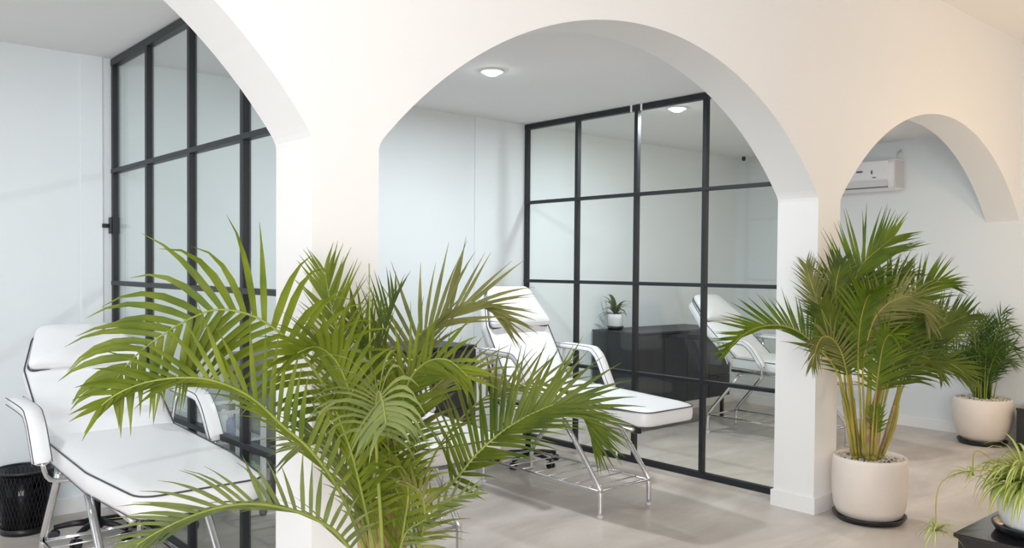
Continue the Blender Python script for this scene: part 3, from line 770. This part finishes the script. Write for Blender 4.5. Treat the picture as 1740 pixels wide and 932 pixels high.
TALL_FRONDS = [
    {'p': [(4.89, 2.432, 0.386), (4.833, 2.452, 0.691), (4.791, 2.458, 0.975), (4.79, 2.441, 1.274), (4.845, 2.401, 1.508), (4.927, 2.332, 1.623), (4.993, 2.276, 1.694)], 'L': 0.33, 'n': 36, 'phi': 20, 'beta': 22, 'droop': 0.08, 's': 0.5, 'w': 0.02, 'm': 4, 'one': 1},
    {'p': [(4.869, 2.41, 0.392), (4.766, 2.418, 0.702), (4.654, 2.444, 0.934), (4.533, 2.501, 1.063), (4.456, 2.544, 1.136), (4.378, 2.588, 1.174), (4.289, 2.639, 1.184), (4.193, 2.696, 1.161), (4.124, 2.742, 1.108), (4.072, 2.772, 1.049)], 'L': 0.22, 'n': 32, 'phi': 25, 'beta': 45, 'droop': 0.02, 's': 0.5, 'w': 0.017, 'm': 4, 'one': 1},
    {'p': [(4.86, 2.352, 0.404), (4.809, 2.34, 0.708), (4.758, 2.325, 0.921), (4.731, 2.288, 1.096), (4.711, 2.243, 1.217), (4.725, 2.193, 1.296), (4.753, 2.143, 1.337), (4.785, 2.076, 1.355), (4.818, 2.018, 1.307), (4.821, 1.986, 1.217)], 'L': 0.23, 'n': 36, 'phi': 25, 'beta': 15, 'droop': 0.5, 's': 0.52, 'w': 0.018, 'm': 2, 'one': 1},
    {'p': [(5.044, 2.35, 0.378), (5.1, 2.309, 0.646), (5.156, 2.267, 0.861), (5.233, 2.205, 1.04), (5.329, 2.15, 1.139), (5.416, 2.089, 1.193), (5.494, 2.034, 1.233)], 'L': 0.24, 'n': 34, 'phi': 20, 'beta': 28, 'droop': 0.1, 's': 0.54, 'w': 0.018, 'm': 1, 'one': 1},
    {'p': [(5.018, 2.319, 0.387), (5.053, 2.269, 0.621), (5.077, 2.228, 0.818), (5.135, 2.155, 0.937), (5.206, 2.066, 0.968), (5.263, 1.988, 0.923), (5.291, 1.948, 0.865)], 'L': 0.2, 'n': 27, 'phi': 25, 'beta': 15, 'droop': 0.35, 's': 0.52, 'w': 0.018, 'm': 1, 'one': 0},
    {'p': [(4.846, 2.417, 0.395), (4.774, 2.437, 0.699), (4.712, 2.461, 0.98), (4.658, 2.487, 1.154), (4.6, 2.516, 1.293), (4.556, 2.546, 1.43), (4.536, 2.566, 1.526)], 'L': 0.18, 'n': 36, 'phi': 40, 'beta': 20, 'droop': 0.1, 's': 0.5, 'w': 0.014, 'm': 2, 'one': 0},
    {'p': [(4.84, 2.396, 0.399), (4.75, 2.392, 0.707), (4.662, 2.384, 0.956), (4.566, 2.393, 1.09), (4.478, 2.418, 1.126), (4.41, 2.423, 1.069), (4.371, 2.427, 0.972)], 'L': 0.17, 'n': 27, 'phi': 25, 'beta': 15, 'droop': 0.6, 's': 0.54, 'w': 0.013, 'm': 2, 'one': 0},
    {'p': [(5.037, 2.382, 0.374), (5.077, 2.37, 0.677), (5.134, 2.355, 0.962), (5.206, 2.313, 1.196), (5.299, 2.25, 1.359), (5.392, 2.184, 1.432), (5.452, 2.131, 1.425)], 'L': 0.25, 'n': 34, 'phi': 25, 'beta': 20, 'droop': 0.2, 's': 0.52, 'w': 0.018, 'm': 4, 'one': 0},
    {'p': [(4.99, 2.397, 0.378), (4.991, 2.406, 0.681), (5.005, 2.404, 1.002), (5.045, 2.377, 1.252), (5.108, 2.327, 1.431), (5.175, 2.269, 1.485)], 'L': 0.24, 'n': 34, 'phi': 30, 'beta': 20, 'droop': 0.2, 's': 0.52, 'w': 0.018, 'm': 1, 'one': 0},
    {'p': [(4.892, 2.403, 0.39), (4.83, 2.415, 0.731), (4.769, 2.425, 1.014), (4.703, 2.45, 1.224), (4.673, 2.455, 1.397), (4.685, 2.435, 1.534)], 'L': 0.24, 'n': 34, 'phi': 30, 'beta': 20, 'droop': 0.25, 's': 0.52, 'w': 0.018, 'm': 1, 'one': 0},
    {'p': [(4.855, 2.357, 0.404), (4.784, 2.349, 0.709), (4.719, 2.336, 0.991), (4.673, 2.303, 1.199), (4.641, 2.255, 1.335), (4.602, 2.21, 1.37)], 'L': 0.25, 'n': 36, 'phi': 15, 'beta': 10, 'droop': 0.5, 's': 0.52, 'w': 0.02, 'm': 4, 'one': 0},
    {'p': [(4.932, 2.315, 0.4), (4.922, 2.28, 0.669), (4.905, 2.235, 0.884), (4.903, 2.176, 1.061), (4.892, 2.122, 1.166), (4.904, 2.072, 1.186)], 'L': 0.23, 'n': 36, 'phi': 15, 'beta': 10, 'droop': 0.55, 's': 0.5, 'w': 0.018, 'm': 1, 'one': 0},
    {'p': [(4.886, 2.329, 0.404), (4.843, 2.296, 0.675), (4.804, 2.257, 0.89), (4.777, 2.22, 1.064), (4.753, 2.176, 1.136), (4.743, 2.132, 1.123)], 'L': 0.22, 'n': 27, 'phi': 20, 'beta': 10, 'droop': 0.5, 's': 0.5, 'w': 0.018, 'm': 4, 'one': 0},
    {'p': [(4.869, 2.41, 0.392), (4.805, 2.409, 0.664), (4.729, 2.403, 0.881), (4.654, 2.421, 1.056), (4.567, 2.45, 1.211), (4.523, 2.463, 1.28)], 'L': 0.2, 'n': 36, 'phi': 25, 'beta': 15, 'droop': 0.4, 's': 0.54, 'w': 0.018, 'm': 1, 'one': 0},
    {'p': [(5.07, 2.38, 0.369), (5.139, 2.381, 0.633), (5.236, 2.357, 0.882), (5.361, 2.307, 1.08), (5.514, 2.229, 1.19), (5.618, 2.162, 1.133)], 'L': 0.22, 'n': 36, 'phi': 30, 'beta': 15, 'droop': 0.4, 's': 0.5, 'w': 0.018, 'm': 1, 'one': 0},
    {'p': [(4.936, 2.418, 0.382), (4.959, 2.434, 0.68), (4.965, 2.465, 0.964), (4.966, 2.484, 1.178), (4.994, 2.464, 1.357), (5.044, 2.424, 1.465)], 'L': 0.26, 'n': 34, 'phi': 20, 'beta': 15, 'droop': 0.3, 's': 0.54, 'w': 0.02, 'm': 4, 'one': 0},
    {'p': [(4.902, 2.315, 0.404), (4.879, 2.299, 0.515), (4.866, 2.288, 0.622), (4.847, 2.28, 0.694)], 'L': 0.09, 'n': 9, 'phi': 20, 'beta': 20, 'droop': 0.3, 's': 0.5, 'w': 0.014, 'm': 4, 'one': 0},
    {'p': [(4.978, 2.301, 0.396), (5.018, 2.246, 0.593), (5.021, 2.223, 0.806), (5.042, 2.183, 0.948), (5.074, 2.13, 0.999), (5.118, 2.064, 0.961), (5.122, 2.031, 0.888)], 'L': 0.18, 'n': 20, 'phi': 25, 'beta': 15, 'droop': 0.6, 's': 0.54, 'w': 0.016, 'm': 1, 'one': 0},
]
BIG_CANES = [[(1.453, 2.281, 0.313), (1.412, 2.298, 0.554), (1.379, 2.309, 0.821), (1.37, 2.323, 1.006)], [(1.445, 2.235, 0.33), (1.405, 2.225, 0.594), (1.38, 2.227, 0.818), (1.374, 2.238, 0.945)], [(1.474, 2.236, 0.322), (1.477, 2.214, 0.562), (1.496, 2.205, 0.803), (1.514, 2.194, 0.933)], [(1.499, 2.293, 0.295), (1.496, 2.305, 0.572), (1.494, 2.315, 0.839), (1.497, 2.331, 1.028)], [(1.513, 2.281, 0.295), (1.482, 2.262, 0.51), (1.428, 2.262, 0.71), (1.38, 2.282, 0.863)]]
TALL_CANES = [[(4.873, 2.419, 0.366), (4.835, 2.432, 0.535), (4.806, 2.449, 0.694), (4.774, 2.468, 0.835)], [(4.931, 2.422, 0.357), (4.906, 2.45, 0.577), (4.892, 2.47, 0.825), (4.879, 2.489, 1.038)], [(4.91, 2.361, 0.371), (4.902, 2.36, 0.555), (4.899, 2.355, 0.732), (4.912, 2.352, 0.977)], [(4.916, 2.328, 0.375), (4.918, 2.318, 0.524), (4.92, 2.307, 0.666), (4.95, 2.263, 0.947)], [(5.021, 2.342, 0.358), (5.06, 2.313, 0.507), (5.094, 2.288, 0.65), (5.122, 2.269, 0.828)], [(4.996, 2.417, 0.348), (5.047, 2.396, 0.64), (5.102, 2.367, 0.855), (5.136, 2.344, 1.071)]]
BIG_SPEAR = [(1.427, 2.209, 0.686), (1.398, 2.216, 0.945), (1.375, 2.219, 1.237), (1.365, 2.21, 1.51)]


STRAIGHT = [(.16, 0), (.185, .015), (.203, .06), (.213, .14), (.215, .25), (.212, .34), (.208, .358)]
t = palm('potted_palm', 'large areca palm with arching fronds standing before the near pillar', BIG_FRONDS, BIG_CANES, 3, (1.5, 2.32), .86)
pot(t, STRAIGHT, .36, M_POT, .225, .31); pebbles(t, .185, .362, 260, 1)
inv = Vector((-1.5, -2.32, 0))
tubeo('new_spear', [Vector(p) + inv for p in BIG_SPEAR], [.005, .005, .0035, .0015], M_STALK, t, 6)

t = palm('potted_palm', 'tall areca palm in a cream cylindrical pot in front of the far pillar', TALL_FRONDS, TALL_CANES, 5, (4.98, 2.38), .84)
pot(t, STRAIGHT, .36, M_POT, .21, .31); pebbles(t, .185, .362, 280, 2)

# bushy parlour palm against the end wall
def bushy(loc, seed):
    t = thing('potted_palm', 'dark bushy parlour palm in a rounded cream bowl pot against the end wall', 'potted plant', loc)
    pot(t, [(.10, 0), (.15, .01), (.19, .05), (.222, .13), (.238, .22), (.24, .30), (.232, .365), (.228, .375)], .38, M_POT, .20, .34)
    pebbles(t, .2, .39, 260, 7)
    rng = random.Random(seed); pool = []
    for i in range(46):
        a = rng.uniform(0, 2 * PI); b = Vector((math.cos(a), math.sin(a), 0)); r0 = rng.uniform(0, .09)
        h = rng.uniform(.30, .80); reach = rng.uniform(.08, .36)
        if b.x > 0: reach = min(reach, .15 / max(b.x, .3))
        p0 = b * r0 + Vector((0, 0, .36)); p1 = b * (r0 + .04) + Vector((0, 0, .36 + h * .5)); p2 = b * (r0 + reach * .55) + Vector((0, 0, .36 + h * .95)); p3 = b * (r0 + reach) + Vector((0, 0, .36 + h * rng.uniform(.8, 1.05)))
        d = dict(p=[p0, p1, p2, p3], L=rng.uniform(.13, .18), n=13, phi=rng.uniform(0, 50), beta=20, droop=.35, s=.42, w=.0119, m=5, one=0)
        frond(t, d, rng, 0, pool)
    V = []; Fc = []
    for v, f, m in pool:
        v = [Vector((min(q.x, ENDX - .02 - loc[0]), q.y, q.z)) for q in v]
        o = len(V); V += v; Fc += [tuple(i + o for i in q) for q in f]
    o = raw('inner_leaflets', V, Fc, L_DARK, t, True); o['kind'] = 'stuff'
    for i in range(7):
        a = 2 * PI * i / 7; q = [(.05 * math.cos(a), .05 * math.sin(a), .36), (.06 * math.cos(a), .06 * math.sin(a), .6), (.09 * math.cos(a), .09 * math.sin(a), .85)]
        tubeo('cane', q, [.01, .009, .006], L_DARK, t, 8)
bushy((7.94, 2.80, 0), 11)

# small plant on the cabinet
def small_plant(loc):
    t = thing('potted_plant', 'small white pot with leafy green plant on the black cabinet', 'potted plant', loc)
    pot(t, [(.055, 0), (.065, .02), (.075, .09), (.08, .125)], .13, M_WPOT, .078, .105, .007)
    rng = random.Random(4)
    for i in range(24):
        a = 2 * PI * i / 24 * 2.6; el = rng.uniform(.25, 1.2)
        d = Vector((math.cos(a) * math.cos(el), math.sin(a) * math.cos(el), math.sin(el)))
        z = .13 + rng.uniform(.0, .10)
        vs, fs = blade(Vector((0, 0, z)), d, Vector((0, 0, 1)), rng.uniform(.15, .24), .04, 1.9, 7, .25)
        raw('leaf', vs, fs, L_MID, t, True)
    tubeo('stem', [(0, 0, .12), (.003, 0, .24)], .007, M_STALK, t, 8)
small_plant((6.02, 5.36, .92))

# ---------------------------------------------------------------- black stand with the spider plant
t = thing('black_stand', 'glossy black low stand carrying the spider plant', 'table', (3.56, .70, 0))
boxo('top', (0, .62, 0, .655, .43, .45), M_SHINY, t, bev=.003)
boxo('side_panel', (.012, .608, .015, .035, .02, .43), M_SHINY, t)
boxo('side_panel', (.012, .608, .62, .64, .02, .43), M_SHINY, t)
boxo('side_panel', (.012, .03, .035, .62, .02, .43), M_SHINY, t)
boxo('side_panel', (.59, .608, .035, .62, .02, .43), M_SHINY, t)
boxo('plinth', (.03, .59, .04, .61, 0, .02), M_BLACK, t)

def ribbon(base, d, L, w, droop, n=9):
    """arching striped leaf: five verts across, cream middle and lime edges"""
    vs = []; fs = []; idx = []
    d = Vector(d).normalized(); p = Vector(base)
    for i in range(n + 1):
        f = i / n
        s = d.cross(Vector((0, 0, 1)))
        if s.length < .05: s = Vector((1, 0, 0))
        s.normalize(); nn = s.cross(d).normalized()
        ww = w * .5 * (.75 + .4 * math.sin(PI * f)) * (1 - f ** 3) + .0005
        for k in (-1, -.45, .45, 1): vs.append(p + s * ww * k + nn * ww * abs(k) * .35)
        p = p + d * (L / n); d = (d + Vector((0, 0, -droop / n * (.5 + 1.2 * f)))).normalized()
    for i in range(n):
        a = i * 4
        for k in range(3):
            fs.append((a + k, a + k + 4, a + k + 5, a + k + 1)); idx.append(0 if k != 1 else 1)
    return vs, fs, idx

def spider(loc):
    t = thing('potted_plant', 'spider plant with cream-striped arching leaves in a white pot on the black stand', 'potted plant', loc)
    pot(t, [(.105, 0), (.118, .02), (.135, .09), (.142, .14), (.142, .15)], .16, M_WPOT, .15, .13, .008)
    rng = random.Random(9)
    for i in range(220):
        a = rng.uniform(0, 2 * PI); el = rng.uniform(.5, 1.4)
        d = Vector((math.cos(a) * math.cos(el), math.sin(a) * math.cos(el), math.sin(el)))
        L = rng.uniform(.17, .30)
        vs, fs, idx = ribbon(Vector((math.cos(a) * .04, math.sin(a) * .04, .16 + rng.uniform(0, .02))), d, L, rng.uniform(.015, .023), rng.uniform(2.4, 4.4))
        raw('leaf', vs, fs, [L_LIME, L_CREAM], t, True, idx)
    # two runners that carry young plantlets over the stand edge
    for q, (ex, ey, ez), nn_ in ((0, (-.27, .27, .0), 30), (1, (-.20, .16, .235), 12)):
        pth = smooth_path([(0, 0, .18), (ex * .45, ey * .45, .25), (ex * .95, ey * .95, max(ez + .10, .20)), (ex, ey, ez)], 6)
        ru = tubeo('runner', pth, .0022, M_CANE, t, 6)
        for i in range(nn_):
            a = rng.uniform(0, 2 * PI); el = rng.uniform(-.2, 1.2)
            d = Vector((math.cos(a) * math.cos(el), math.sin(a) * math.cos(el), math.sin(el)))
            vs, fs, idx = ribbon(Vector((ex, ey, ez)), d, rng.uniform(.07, .13), .008, rng.uniform(1.5, 3.0), 6)
            raw('leaf', vs, fs, [L_LIME, L_CREAM], ru, True, idx)
spider((3.80, 1.14, .45))

# low black cabinet against the end wall, only its edge in view
t = thing('low_black_unit', 'low black unit against the end wall beside the bushy palm', 'cabinet', (7.84, 1.9, 0))
boxo('body', (0, .39, 0, .60, .0, .34), M_SHINY, t)
boxo('top', (-.005, .395, -.005, .605, .34, .36), M_SHINY, t, bev=.002)
